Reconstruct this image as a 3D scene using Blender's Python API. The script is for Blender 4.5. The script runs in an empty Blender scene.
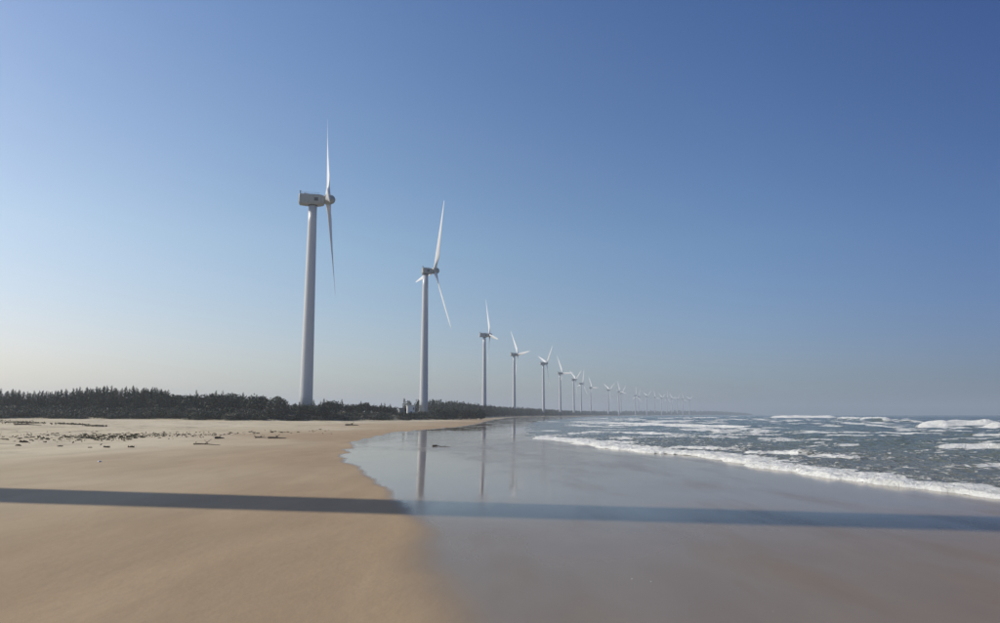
import bpy, bmesh, math, random
import numpy as np
from mathutils import Vector, Matrix, Euler
rad = math.radians
random.seed(7)
S = bpy.context.scene
COL = S.collection

# ------------------------------------------------------------------ camera
EYE = 2.4
F = 750.0                      # focal length in pixels of the 1000 px wide photograph
PITCH = math.atan((414.9 - 311.5) / F)
cam_d = bpy.data.cameras.new('camera')
cam_d.sensor_width = 36.0
cam_d.lens = 36.0 * F / 1000.0
cam_d.clip_start = 0.1
cam_d.clip_end = 30000
cam = bpy.data.objects.new('camera', cam_d)
COL.objects.link(cam)
cam.location = (0, 0, EYE)
cam.rotation_euler = (math.pi / 2 + PITCH, 0, 0)
S.camera = cam

SUN_AZ = rad(-84.3)            # clockwise from +Y (straight ahead)
SUN_EL = rad(35.0)

# ------------------------------------------------------------------ world
W = bpy.data.worlds.new('World')
S.world = W
W.use_nodes = True
wn, wl = W.node_tree.nodes, W.node_tree.links
wn.clear()
sky = wn.new('ShaderNodeTexSky')
sky.sky_type = 'NISHITA'
sky.sun_disc = False
sky.sun_elevation = SUN_EL
sky.sun_rotation = SUN_AZ
sky.altitude = 0
sky.air_density = 1.0
sky.dust_density = 1.0
sky.ozone_density = 1.5
wbg = wn.new('ShaderNodeBackground')
wbg.inputs['Strength'].default_value = 0.125
wout = wn.new('ShaderNodeOutputWorld')
tcw = wn.new('ShaderNodeTexCoord')
dotn = wn.new('ShaderNodeVectorMath'); dotn.operation = 'DOT_PRODUCT'
dotn.inputs[1].default_value = (math.sin(SUN_AZ), math.cos(SUN_AZ), 0)
wl.new(tcw.outputs['Generated'], dotn.inputs[0])
sxyz = wn.new('ShaderNodeSeparateXYZ'); wl.new(tcw.outputs['Generated'], sxyz.inputs[0])
def ramp(src, lo, hi, stops):
    mr = wn.new('ShaderNodeMapRange'); mr.inputs[1].default_value = lo; mr.inputs[2].default_value = hi
    wl.new(src, mr.inputs[0])
    cr = wn.new('ShaderNodeValToRGB'); cr.color_ramp.interpolation = 'EASE' if False else 'LINEAR'
    e = cr.color_ramp.elements
    while len(e) > 1: e.remove(e[-1])
    for i, (p, c) in enumerate(stops):
        q = (p - lo) / (hi - lo)
        el = e[0] if i == 0 else e.new(q)
        el.position = q; el.color = (*[v * .7 for v in c], 1)
    wl.new(mr.outputs[0], cr.inputs[0]); return cr.outputs[0]
# the clear air away from the sun is deeper blue, towards it paler
ra = ramp(dotn.outputs['Value'], -1, 1, [(-1, (.34, .48, .76)), (-.46, (.36, .52, .83)), (-.21, (.61, .80, 1.06)), (.26, (1.03, 1.15, 1.22)), (.62, (1.34, 1.31, 1.28)), (1, (1.40, 1.36, 1.32))])
rb = ramp(sxyz.outputs['Z'], 0, 1, [(0, (.92, .88, .90)), (.08, (1.06, .95, .97)), (.22, (1.08, 1.06, 1.03)), (.5, (.74, .85, 1.02)), (1, (.7, .82, 1.0))])
def wmul(a, b, clampf=1.0):
    n = wn.new('ShaderNodeMix'); n.data_type = 'RGBA'; n.blend_type = 'MULTIPLY'; n.inputs[0].default_value = 1
    wl.new(a, n.inputs[6]); wl.new(b, n.inputs[7]); return n.outputs[2]
g125 = wn.new('ShaderNodeVectorMath'); g125.operation = 'SCALE'; g125.inputs['Scale'].default_value = 1.25 * (.8 / .7) ** 2
wl.new(wmul(wmul(sky.outputs[0], ra), rb), g125.inputs[0])
wl.new(g125.outputs[0], wbg.inputs[0])
wl.new(wbg.outputs[0], wout.inputs[0])

# ------------------------------------------------------------------ sun
sd = Vector((math.sin(SUN_AZ) * math.cos(SUN_EL), math.cos(SUN_AZ) * math.cos(SUN_EL), math.sin(SUN_EL)))
sun_d = bpy.data.lights.new('sun', 'SUN')
sun_d.energy = 4.2
sun_d.angle = rad(0.5)
sun_d.color = (1.0, 0.93, 0.80)
sun = bpy.data.objects.new('sun', sun_d)
COL.objects.link(sun)
sun.rotation_euler = sd.to_track_quat('Z', 'Y').to_euler()
sun.location = (-60, 0, 80)

S.view_settings.view_transform = 'Standard'
S.view_settings.look = 'None'
S.view_settings.exposure = 0.0
S.view_settings.gamma = 1.0
S.cycles.volume_bounces = 1
S.cycles.max_bounces = 8
S.cycles.use_denoising = True

# ------------------------------------------------------------------ pixel -> place
def ray(px, py):
    x = (px - 500.0) / F
    y = (311.5 - py) / F
    c, s = math.cos(PITCH), math.sin(PITCH)
    return (x, c - y * s, s + y * c)

def at_z(px, py, z):
    r = ray(px, py)
    t = (z - EYE) / r[2]
    return (r[0] * t, r[1] * t)

def at_d(px, py, d):
    r = ray(px, py)
    t = d / r[1]
    return (r[0] * t, d, EYE + r[2] * t)

# ------------------------------------------------------------------ numpy noise
def _h(ix, iy, seed):
    n = (ix.astype(np.int64) * 374761393 + iy.astype(np.int64) * 668265263 + seed * 1442695041) & 0x7fffffff
    n = ((n ^ (n >> 13)) * 1274126177) & 0x7fffffff
    n = ((n ^ (n >> 16)) * 461845907) & 0x7fffffff
    return (n ^ (n >> 11)).astype(np.float64) / 0x7fffffff

def vn(x, y, seed=0):
    x = np.asarray(x, float); y = np.asarray(y, float)
    x, y = np.broadcast_arrays(x, y)
    xi, yi = np.floor(x), np.floor(y)
    fx, fy = x - xi, y - yi
    fx = fx * fx * fx * (fx * (fx * 6 - 15) + 10); fy = fy * fy * fy * (fy * (fy * 6 - 15) + 10)
    xi = xi.astype(np.int64); yi = yi.astype(np.int64)
    a, b = _h(xi, yi, seed), _h(xi + 1, yi, seed)
    c, d = _h(xi, yi + 1, seed), _h(xi + 1, yi + 1, seed)
    return (a + (b - a) * fx) * (1 - fy) + (c + (d - c) * fx) * fy

def fbm(x, y, seed=0, o=4):
    s, a, t = 0.0, 1.0, 0.0
    x = np.asarray(x, float); y = np.asarray(y, float)
    for k in range(o):
        s = s + a * vn(x * 2 ** k + 17.3 * k, y * 2 ** k - 9.1 * k, seed + k); t += a; a *= 0.5
    return s / t

def sst(a, b, x):
    t = np.clip((np.asarray(x, float) - a) / (b - a), 0, 1)
    return t * t * (3 - 2 * t)

# ------------------------------------------------------------------ object helpers
def link(o, parent=None):
    COL.objects.link(o)
    if parent is not None:
        o.parent = parent
    return o

def tag(o, label=None, cat=None, group=None, kind=None):
    if label: o['label'] = label
    if cat: o['category'] = cat
    if group: o['group'] = group
    if kind: o['kind'] = kind
    return o

def empty(name, loc=(0, 0, 0), rz=0.0):
    o = bpy.data.objects.new(name, None)
    o.empty_display_size = 0.5
    o.location = loc
    o.rotation_euler = (0, 0, rz)
    return link(o)

def np_mesh(name, V, Fc, mat, smooth=False, attrs=None):
    V = np.asarray(V, np.float32); Fc = np.asarray(Fc, np.int32)
    me = bpy.data.meshes.new(name)
    k = Fc.shape[1]
    me.vertices.add(len(V)); me.vertices.foreach_set('co', V.ravel())
    me.loops.add(Fc.size); me.loops.foreach_set('vertex_index', Fc.ravel())
    me.polygons.add(len(Fc))
    me.polygons.foreach_set('loop_start', np.arange(0, Fc.size, k, dtype=np.int32))
    me.polygons.foreach_set('loop_total', np.full(len(Fc), k, np.int32))
    if smooth:
        me.polygons.foreach_set('use_smooth', np.ones(len(Fc), bool))
    me.update(calc_edges=True)
    if attrs:
        for n, a in attrs.items():
            at = me.attributes.new(n, 'FLOAT', 'POINT')
            at.data.foreach_set('value', np.asarray(a, np.float32).ravel())
    me.materials.append(mat)
    return me

def mobj(name, me, parent=None):
    return link(bpy.data.objects.new(name, me), parent)

def bm_mesh(name, bm, mat, smooth=False, bevel=0):
    if smooth:
        for f in bm.faces: f.smooth = True
    me = bpy.data.meshes.new(name)
    bmesh.ops.recalc_face_normals(bm, faces=bm.faces)
    bm.to_mesh(me); bm.free()
    me.materials.append(mat)
    return me

def lathe(bm, prof, seg=32, axis='Z', off=(0, 0, 0)):
    rings = []
    for r, h in prof:
        ring = []
        for i in range(seg):
            a = 2 * math.pi * i / seg
            c, s = r * math.cos(a), r * math.sin(a)
            p = (c, s, h) if axis == 'Z' else (h, c, s)
            ring.append(bm.verts.new(Vector(p) + Vector(off)))
        rings.append(ring)
    for A, B in zip(rings, rings[1:]):
        for i in range(seg):
            j = (i + 1) % seg
            bm.faces.new((A[i], A[j], B[j], B[i]))
    bm.faces.new(rings[0]); bm.faces.new(rings[-1])
    return rings

def box(bm, x0, x1, y0, y1, z0, z1, bev=0.0):
    r = bmesh.ops.create_cube(bm, size=1)
    for v in r['verts']:
        v.co = Vector((x0 + (v.co.x + .5) * (x1 - x0), y0 + (v.co.y + .5) * (y1 - y0), z0 + (v.co.z + .5) * (z1 - z0)))
    if bev:
        es = list({e for v in r['verts'] for e in v.link_edges})
        bmesh.ops.bevel(bm, geom=es, offset=bev, segments=3, affect='EDGES', profile=0.6)

# ------------------------------------------------------------------ materials
class Mat:
    def __init__(s, name):
        s.m = bpy.data.materials.new(name); s.m.use_nodes = True
        s.n = s.m.node_tree.nodes; s.l = s.m.node_tree.links
        s.p = s.n['Principled BSDF']
        s.out = s.n['Material Output']
    def node(s, t, **kw):
        n = s.n.new(t)
        for k, v in kw.items(): setattr(n, k, v)
        return n
    def link(s, a, b): s.l.new(a, b)
    def val(s, v):
        n = s.node('ShaderNodeValue'); n.outputs[0].default_value = v; return n.outputs[0]
    def coord(s, kind='Object'):
        return s.node('ShaderNodeTexCoord').outputs[kind]
    def attr(s, name):
        return s.node('ShaderNodeAttribute', attribute_name=name).outputs['Fac']
    def mapping(s, vec, scale=(1, 1, 1), rot=(0, 0, 0)):
        n = s.node('ShaderNodeMapping'); n.inputs['Scale'].default_value = scale; n.inputs['Rotation'].default_value = rot
        s.link(vec, n.inputs['Vector']); return n.outputs[0]
    def noise(s, vec, scale, detail=4, rough=0.55, dist=0.0):
        n = s.node('ShaderNodeTexNoise'); n.inputs['Scale'].default_value = scale
        n.inputs['Detail'].default_value = detail; n.inputs['Roughness'].default_value = rough
        n.inputs['Distortion'].default_value = dist
        s.link(vec, n.inputs['Vector']); return n.outputs['Fac']
    def math(s, op, a, b=None, c=None, clamp=False):
        n = s.node('ShaderNodeMath', operation=op, use_clamp=clamp)
        for i, v in enumerate((a, b, c)):
            if v is None: continue
            if isinstance(v, (int, float)): n.inputs[i].default_value = v
            else: s.link(v, n.inputs[i])
        return n.outputs[0]
    def rng(s, v, a, b, c=0.0, d=1.0, smooth=False):
        n = s.node('ShaderNodeMapRange')
        if smooth: n.interpolation_type = 'SMOOTHSTEP'
        for i, q in enumerate((v, a, b, c, d)):
            if isinstance(q, (int, float)): n.inputs[i].default_value = q
            else: s.link(q, n.inputs[i])
        return n.outputs[0]
    def mix(s, f, a, b, blend='MIX'):
        n = s.node('ShaderNodeMix', data_type='RGBA', blend_type=blend)
        for sock, v in ((n.inputs[0], f), (n.inputs[6], a), (n.inputs[7], b)):
            if isinstance(v, (int, float)): sock.default_value = v
            elif isinstance(v, tuple): sock.default_value = v if len(v) == 4 else (*v, 1)
            else: s.link(v, sock)
        return n.outputs[2]
    def set(s, k, v):
        sock = s.p.inputs[k]
        if isinstance(v, (int, float)): sock.default_value = v
        elif isinstance(v, tuple): sock.default_value = (*v, 1) if len(v) == 3 and sock.type == 'RGBA' else v
        else: s.link(v, sock)
        return s
    def bump(s, h, strength=0.5, dist=0.05):
        n = s.node('ShaderNodeBump'); 
        if isinstance(strength, (int, float)): n.inputs['Strength'].default_value = strength
        else: s.link(strength, n.inputs['Strength'])
        n.inputs['Distance'].default_value = dist
        s.link(h, n.inputs['Height']); s.link(n.outputs[0], s.p.inputs['Normal'])
        return n

def mat_sand():
    m = Mat('beach_sand'); c = m.coord()
    wet, dry, gls = m.attr('wet'), m.attr('dry'), m.attr('gloss')
    big = m.noise(m.mapping(c, (0.05, 0.05, 0.05)), 1.0, 5)
    mid = m.noise(m.mapping(c, (0.9, 0.35, 1)), 1.0, 6, 0.6)
    fine = m.noise(c, 60, 3, 0.7)
    patch = m.noise(m.mapping(c, (0.25, 0.25, 1)), 1.0, 6, 0.65)
    damp = m.mix(m.rng(mid, .3, .7), (.340, .243, .146), (.384, .281, .173))
    pale = m.mix(m.rng(big, .35, .65), (.53, .445, .30), (.60, .52, .375))
    col = m.mix(dry, damp, pale)
    # vegetation litter and grey soil on the dune
    dune = m.attr('dune')
    soil = m.mix(m.rng(patch, .4, .6), (.05, .052, .035), (.16, .14, .10))
    col = m.mix(m.math('MULTIPLY', dune, m.rng(patch, .25, .5)), col, soil)
    # brown and green litter on the upper beach
    lit = m.noise(m.mapping(c, (0.12, 0.10, 1)), 3.0, 7, 0.78)
    col = m.mix(m.math('MULTIPLY', m.attr('litter'), m.rng(lit, .52, .64)), col, (.17, .155, .10))
    wetc = m.mix(m.rng(mid, .3, .7), (.196, .142, .090), (.222, .166, .108))
    col = m.mix(wet, col, wetc)
    grain = m.rng(fine, .3, .7, .9, 1.08)
    cn = m.node('ShaderNodeCombineColor')
    for i in range(3): m.link(grain, cn.inputs[i])
    col = m.mix(1.0, col, cn.outputs[0], 'MULTIPLY')
    band = m.noise(m.mapping(c, (.55, .10, 1)), 1.0, 6, .62, .5)
    col = m.mix(m.math('MULTIPLY', m.rng(band, .42, .60, 0, .16), m.rng(wet, 0, 1, 1, .3)), col, (.19, .14, .09))
    speck = m.noise(c, 9.0, 4, .75)
    col = m.mix(m.rng(speck, .66, .74, 0, .35), col, (.10, .08, .055))
    m.set('Base Color', col)
    ro = m.rng(gls, 0, 1, .75, .035)
    rn = m.noise(m.mapping(c, (0.5, 0.12, 1)), 1.0, 4)
    ro = m.math('ADD', ro, m.math('MULTIPLY', m.rng(rn, .5, .75, 0, .10), wet))
    m.set('Roughness', ro)
    m.set('IOR', 1.31)
    m.set('Specular IOR Level', m.rng(wet, 0, 1, .22, .5))
    # ripples and grain: strong where dry, nearly none under the film of water
    hh = m.math('ADD', m.math('MULTIPLY', fine, .12), m.noise(m.mapping(c, (2.2, 1.4, 1)), 2.0, 6, .6))
    st = m.rng(wet, 0, 1, .24, .0)
    m.bump(hh, st, .05)
    return m.m

def mat_sea():
    m = Mat('sea_water'); c = m.coord()
    foam = m.attr('foam')
    n1 = m.noise(m.mapping(c, (1.0, .8, 1)), 2.2, 8, .68, .4)
    n2 = m.noise(m.mapping(c, (.35, .25, 1)), 1.0, 5, .6, .6)
    nn = m.math('ADD', m.math('MULTIPLY', n1, .6), m.math('MULTIPLY', n2, .4))
    # foam covers where the attribute beats the noise
    thr = m.rng(nn, .32, .68, 0, 1)
    d = m.math('SUBTRACT', m.math('MULTIPLY', foam, 1.25), thr)
    mask = m.rng(d, -.04, .16, 0, 1, True)
    sandy = m.attr('sandy')
    water = m.mix(m.rng(n2, .35, .65), (.098, .124, .100), (.165, .186, .152))
    water = m.mix(sandy, water, (.145, .15, .125))
    fcol = m.mix(m.rng(n1, .4, .6), (.60, .60, .56), (.76, .76, .73))
    m.set('Base Color', m.mix(mask, water, fcol))
    m.set('Roughness', m.rng(mask, 0, 1, .16, .8))
    m.set('IOR', 1.333)
    w1 = m.noise(m.mapping(c, (.9, 1.4, 1)), 1.6, 7, .62, .3)
    m.bump(m.math('ADD', w1, m.math('MULTIPLY', mask, m.math('MULTIPLY', n1, 1.2))), .85, .25)
    return m.m

def mat_paint(name, col, rough=.45, streak=.12):
    m = Mat(name); c = m.coord()
    n = m.noise(m.mapping(c, (1.5, 1.5, .12)), 1.5, 5, .6)
    n2 = m.noise(c, .8, 4)
    k = m.math('MULTIPLY', m.rng(n, .5, .75), streak)
    dirty = tuple(v * .55 for v in col)
    cc = m.mix(k, col, dirty)
    cc = m.mix(m.rng(n2, .45, .8, 0, .10), cc, tuple(v * .75 for v in col))
    m.set('Base Color', cc); m.set('Roughness', m.rng(n2, .3, .7, rough - .06, rough + .1))
    return m.m

def mat_foliage(name, a, b, cdead=None):
    m = Mat(name); c = m.coord()
    oi = m.node('ShaderNodeObjectInfo').outputs['Random']
    n = m.noise(c, 1.4, 4, .6)
    f = m.math('ADD', m.math('MULTIPLY', m.rng(n, .3, .7), .6), m.math('MULTIPLY', oi, .4))
    m.set('Base Color', m.mix(f, a, b)); m.set('Roughness', .75); m.set('Specular IOR Level', .25)
    return m.m

def mat_plain(name, col, rough=.8, var=.35, scale=6):
    m = Mat(name); c = m.coord()
    n = m.noise(c, scale, 5, .6)
    m.set('Base Color', m.mix(m.rng(n, .3, .7), tuple(v * (1 - var) for v in col), col)); m.set('Roughness', rough)
    m.bump(n, .3, .02)
    return m.m

M = dict(
    sand=mat_sand(), sea=mat_sea(),
    tower=mat_paint('tower_paint', (.50, .515, .53), .33, .22),
    nacelle=mat_paint('nacelle_shell', (.33, .34, .32), .5, .6),
    blade=mat_paint('blade_gelcoat', (.66, .67, .69), .35, .08),
    dark=mat_plain('dark_metal', (.08, .085, .09), .5),
    concrete=mat_plain('weathered_concrete', (.36, .35, .32), .9),
    white=mat_paint('white_render', (.74, .74, .71), .7, .35),
    roof=mat_plain('grey_roof_sheet', (.22, .22, .22), .7),
    needle=mat_foliage('casuarina_needles', (.020, .030, .019), (.042, .054, .033)),
    leaf=mat_foliage('scrub_leaves', (.020, .029, .017), (.052, .060, .037)),
    duneleaf=mat_foliage('grey_dune_leaves', (.060, .066, .050), (.095, .095, .075)),
    bark=mat_plain('bark', (.10, .075, .055), .9),
    weed=mat_foliage('dry_seaweed', (.085, .070, .042), (.20, .175, .11)),
    wood=mat_plain('driftwood', (.11, .085, .065), .9),
    shell=mat_plain('bleached_shell', (.78, .76, .72), .5, .1),
)

# ------------------------------------------------------------------ shoreline and land outline
ZS = -0.18                     # sea level
sh_px = [(1000, 500.5), (900, 486), (800, 472), (740, 463.5), (680, 456.5), (620, 449.5), (575, 444.5), (546, 440.5)]
sh = [at_z(x, y, ZS) for x, y in sh_px]
sh = [(45, -150), (24, -25), (18.6, 5), (16.6, 14)] + sh
sh += [at_z(x, y, ZS) for x, y in ((538, 435.5), (534, 429), (535, 424.5), (543, 420.8))]
sh += [(40, 480), (62, 640), (98, 880), (140, 1140), (200, 1420), (270, 1700), (370, 2060), (520, 2560), (720, 2960),
       (1050, 3500), (1500, 4200), (1750, 5200), (1800, 9000)]
sh = np.array(sh)
_D = np.concatenate([np.arange(-150, 300, .5), np.arange(300, 9000, 10.)])
_X = np.interp(_D, sh[:, 1], sh[:, 0])
def smooth_curve(D, X, scale):
    out = np.empty_like(X)
    for i, d in enumerate(D):
        w = scale(d)
        k = np.exp(-((D - d) / w) ** 2) * np.gradient(D)
        out[i] = (k * X).sum() / k.sum()
    return out
_X = smooth_curve(_D, _X, lambda d: 2.5 + max(d, 0) * .06)
def Xs(d): return np.interp(d, _D, _X)

def Zbase(u):                   # beach height against the distance inland from the water's edge
    return np.interp(u, [-400, -60, -20, 0, 13, 30, 60, 100, 180, 5000], [ZS - 9, ZS - 1.6, ZS - .35, ZS, 0, .3, .8, 1.25, 1.7, 1.9])
_uu = np.arange(-450, 5200, 1.0)
_zz = Zbase(_uu)
_ker = np.exp(-(np.arange(-20, 21) / 7.0) ** 2); _ker /= _ker.sum()
_zs = np.convolve(np.pad(_zz, 20, mode='edge'), _ker, mode='valid')
def Zprof(u): return np.interp(u, _uu, _zs)

dune_line = np.array([(-58, -150), (-58, -20), (-66, 22), (-80, 60), (-112, 110), (-142, 160), (-150, 186), (-132, 198), (-95, 197), (-66, 192), (-50, 204), (-41, 228), (-30, 262),
                      (-22, 310), (-14, 370), (-7, 450), (2, 540), (12, 640), (32, 780), (64, 930), (104, 1160), (150, 1400), (215, 1680), (315, 2040),
                      (455, 2540), (650, 2940), (960, 3480), (1400, 4180), (1600, 5200), (1650, 9000)])
def dune_d(x, y):               # signed distance, positive inside (inland)
    x = np.asarray(x, float); y = np.asarray(y, float)
    best = np.full(x.shape, 1e9); sg = np.ones(x.shape)
    for (ax, ay), (bx, by) in zip(dune_line, dune_line[1:]):
        dx, dy = bx - ax, by - ay; L = dx * dx + dy * dy
        t = np.clip(((x - ax) * dx + (y - ay) * dy) / L, 0, 1)
        d = np.hypot(x - ax - t * dx, y - ay - t * dy)
        s = np.sign((x - ax) * dy - (y - ay) * dx)   # positive on the right-hand side
        m = d < best
        best = np.where(m, d, best); sg = np.where(m, s, sg)
    return -sg * best

def dune_h(x, y, d):
    h = 2.1 * sst(-1, 14, d) + .5 * sst(14, 50, d)
    h = h * (.75 + .5 * fbm(x / 22, y / 22, 5, 3))
    h = h + 11 * sst(1500, 3600, y) * sst(15, 200, d) * (.5 + fbm(x / 160, y / 160, 6, 3))
    return h + .35 * sst(-4, 4, d) * (fbm(x / 4, y / 4, 9, 4) - .5)

def ground(x, y):
    x = np.asarray(x, float); y = np.asarray(y, float)
    u = Xs(y) - x
    z = Zprof(u)
    d = dune_d(x, y)
    z = z + dune_h(x, y, d)
    up = sst(22, 60, u) * (1 - sst(-3, 3, d))
    z = z + up * (fbm(x / 7, y / 9, 21, 5) - .5) * .38
    return z
def gz(x, y): return float(ground(np.array([x]), np.array([y]))[0])

# wet/dry boundary
wb_px = [(434, 640), (430, 600), (423, 560), (412, 525), (400, 507), (378, 492), (356, 476), (346, 462), (345, 452), (352, 445), (368, 438), (398, 432.5), (440, 429), (468, 425.5), (486, 421.5), (500, 419)]
wb = np.array([at_z(x, y, .0) for x, y in wb_px])
wb = np.vstack([[(2.5, -150), (.6, 0)], wb, [(wb[-1][0] + 14, wb[-1][1] + 200), (28, 700), (70, 950), (230, 1700), (480, 2560), (1000, 3500), (1600, 9000)]])
_o = np.argsort(wb[:, 1]); wb = wb[_o]
def Xw(d): return np.interp(d, wb[:, 1], wb[:, 0])

# ------------------------------------------------------------------ ground sheet
def geo(start, end, ratio):
    v = [start]
    while v[-1] < end: v.append(v[-1] * ratio)
    return v
rows = list(np.linspace(-150, 0, 30)[:-1]) + list(np.arange(0, 6, .25)) + geo(6, 300, 1.012) + geo(305, 9000, 1.03)
rows = np.array(rows)
uc = [-120, -80, -50, -30, -20, -12, -8] + list(np.arange(-6, 30, .22)) + geo(30, 200, 1.012) + geo(203, 5000, 1.04)
uc = np.array(uc)
DD, UU = np.meshgrid(rows, uc, indexing='ij')
GX = Xs(DD) - UU
GZ = ground(GX, DD)
w_edge = Xw(DD) + (fbm(DD / 3.1, UU * 0, 33, 4) - .5) * (0.4 + .022 * np.abs(DD)) + (fbm(GX / 2, DD / 5, 37, 3) - .5) * .4
near = 1 - sst(11, 22, DD)
wet = sst(-.2 - .35 * near, .2 + .45 * near, GX - w_edge)
# far wet sand keeps a sheen right up to the dune foot
dn = dune_d(GX, DD)
shy = 1 - .13 * sst(3.5, 7.5, GX - Xw(DD)) * (1 - sst(60, 120, DD))
gl = shy * wet * (.66 + .34 * sst(12, 24, DD + (fbm(GX / 3, DD * .3, 44, 3) - .5) * 3))
gl = gl * (.93 + .07 * sst(.35, .6, fbm(GX / 4, DD / 9, 45, 3)))
dryv = sst(17, 52, UU + (fbm(GX / 14, DD / 20, 50, 4) - .5) * 30)
dune = sst(-2.5, 2.5, dn + (fbm(GX / 5, DD / 5, 52, 4) - .5) * 9)
lit = sst(30, 50, UU) * (1 - sst(150, 220, UU)) * .8 + sst(-18, 0, dn) * .6
n0, n1 = DD.shape
idx = np.arange(n0 * n1).reshape(n0, n1)
quad = np.stack([idx[:-1, :-1], idx[:-1, 1:], idx[1:, 1:], idx[1:, :-1]], -1).reshape(-1, 4)
V = np.stack([GX, DD, GZ], -1).reshape(-1, 3)
me = np_mesh('beach', V, quad[:, ::-1], M['sand'], True, dict(wet=wet, gloss=gl, dry=dryv, dune=dune, litter=np.clip(lit, 0, 1)))
beach = mobj('beach', me)
tag(beach, 'wide flat beach of tan sand, wet and mirror smooth towards the sea', kind='structure')
beach['category'] = 'ground'

# ------------------------------------------------------------------ sea
srows = np.array(list(np.linspace(-150, 6, 60)[:-1]) + geo(6, 800, 1.0068) + geo(808, 2000, 1.014) + geo(2040, 8500, 1.03))
u1 = list(np.arange(-2.0, 8, .09))
u2 = geo(8, 650, 1.0105)
u3 = geo(670, 9500, 1.035)
scol = np.array(u1 + u2 + u3)
SD, SU = np.meshgrid(srows, scol, indexing='ij')
SX = Xs(SD) + SU
# lobed swash edge
lob = (fbm(SD / 6.0, SU * 0, 60, 2) - .5) * 1.4 + (fbm(SD / 1.3, SU * 0, 61, 3) - .5) * .5
ue = SU - lob * (1 + np.clip(SD, 0, 400) * .02)
depth = sst(0, 60, ue)
h = np.zeros_like(SX)
rng = np.random.RandomState(3)
for k in range(14):
    lam = 3.5 * 1.27 ** k * .9
    if lam > 60: lam = 60 * rng.rand() + 12
    ang = rad(160 + rng.randn() * 26)
    kx, ky = math.cos(ang) * 2 * math.pi / lam, math.sin(ang) * 2 * math.pi / lam
    ph = rng.rand() * 6.28
    am = (.017 if k < 7 else .024) * lam ** .6
    wob = 2.0 * vn(SX / (lam * 2.5), SD / (lam * 2.5), 70 + k)
    s = np.sin(kx * SX + ky * SD + ph + 3 * wob)
    damp_far = 1 - .8 * sst(lam * 120, lam * 260, SD)
    h += am * (1 - 2 * np.abs(s) ** .8 * .5) * (0.12 + .88 * depth) * damp_far
chop = (fbm(SX / 1.7, SD / 1.2, 90, 4) - .5) * .16 * (.15 + .85 * sst(0, 25, ue)) * (1 - sst(120, 250, SD))
h += chop
foam = np.zeros_like(SX)

def crest(p0, p1, H, wide, ft=1.0, trail=3.0, sd=0):
    """A breaking wave from pixel p0 to p1 (waterline of its front), H metres high."""
    a = np.array(at_z(p0[0], p0[1], ZS)); b = np.array(at_z(p1[0], p1[1], ZS))
    t = b - a; L = np.hypot(*t); t /= L
    nrm = np.array([-t[1], t[0]])
    if nrm[1] < 0: nrm = -nrm
    m = wide * (5 + 2 * trail)
    r = (srows > min(a[1], b[1]) - m) & (srows < max(a[1], b[1]) + m)
    q = slice(*(np.flatnonzero(r)[[0, -1]] + [0, 1]))
    cc = ((SX[q].max(0) > min(a[0], b[0]) - m) & (SX[q].min(0) < max(a[0], b[0]) + m))
    w = slice(*(np.flatnonzero(cc)[[0, -1]] + [0, 1]))
    X, Y, hv, fv = SX[q, w], SD[q, w], h[q, w], foam[q, w]
    big = H >= .4
    s = (X - a[0]) * t[0] + (Y - a[1]) * t[1]
    sel = (s > -wide * 2) & (s < L + wide * 2)
    d = (X - a[0]) * nrm[0] + (Y - a[1]) * nrm[1]
    sc = max(wide, L / 14)
    d = d - (fbm(s / sc, s * 0, 100 + sd, 4) - .5) * wide * (.6 if big else 1.5)
    sel &= (d > -trail * wide * 2) & (d < wide * 5)
    hs = (.94 if big else .84) + (.16 if big else .30) * fbm(s / (sc * .5), s * 0, 140 + sd, 3)
    end = sst(-wide * .5, L * .12, s) * (1 - sst(L * .88, L + wide * .5, s))
    wf, wbk = wide * .32, wide * 1.0
    c0 = wide * .45
    d = d + (fbm(X / (.5 * wide), Y / (.5 * wide), 260 + sd, 4) - .5) * wide * (.35 if big else .55)
    prof = np.where(d < c0, np.exp(-((d - c0) / wf) ** 2), np.exp(-((d - c0) / wbk) ** 2))
    rg = (fbm(X / (.35 * wide), Y / (.25 * wide), 180 + sd, 4) - .5)
    hh = H * hs * end * prof * (1 + (.40 if big else .75) * rg)
    fr = sst(-wf * 1.6, -wf * .2, d) * (1 - sst(c0 + wbk * .15, c0 + wbk * .75, d + rg * wide * .5))
    br = .50 + .85 * fbm(s / (wide * 1.3), d / (wide * .5), 220 + sd, 4)
    gap = sst(.30, .46, fbm(s / (L * .09 + wide), s * 0, 290 + sd, 3)) if not big else 1.0
    fo = end * fr * ft * (np.maximum(br, .85) if big else br) * (.35 + .65 * gap)
    tr = (1 - sst(0, trail * wide, -d)) * (d < 0) * .42 * ft * end
    h[q, w] = np.where(sel, np.maximum(hv, hv * .4 + hh), hv)
    foam[q, w] = np.where(sel, np.maximum(fv, np.maximum(fo, tr)), fv)

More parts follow.
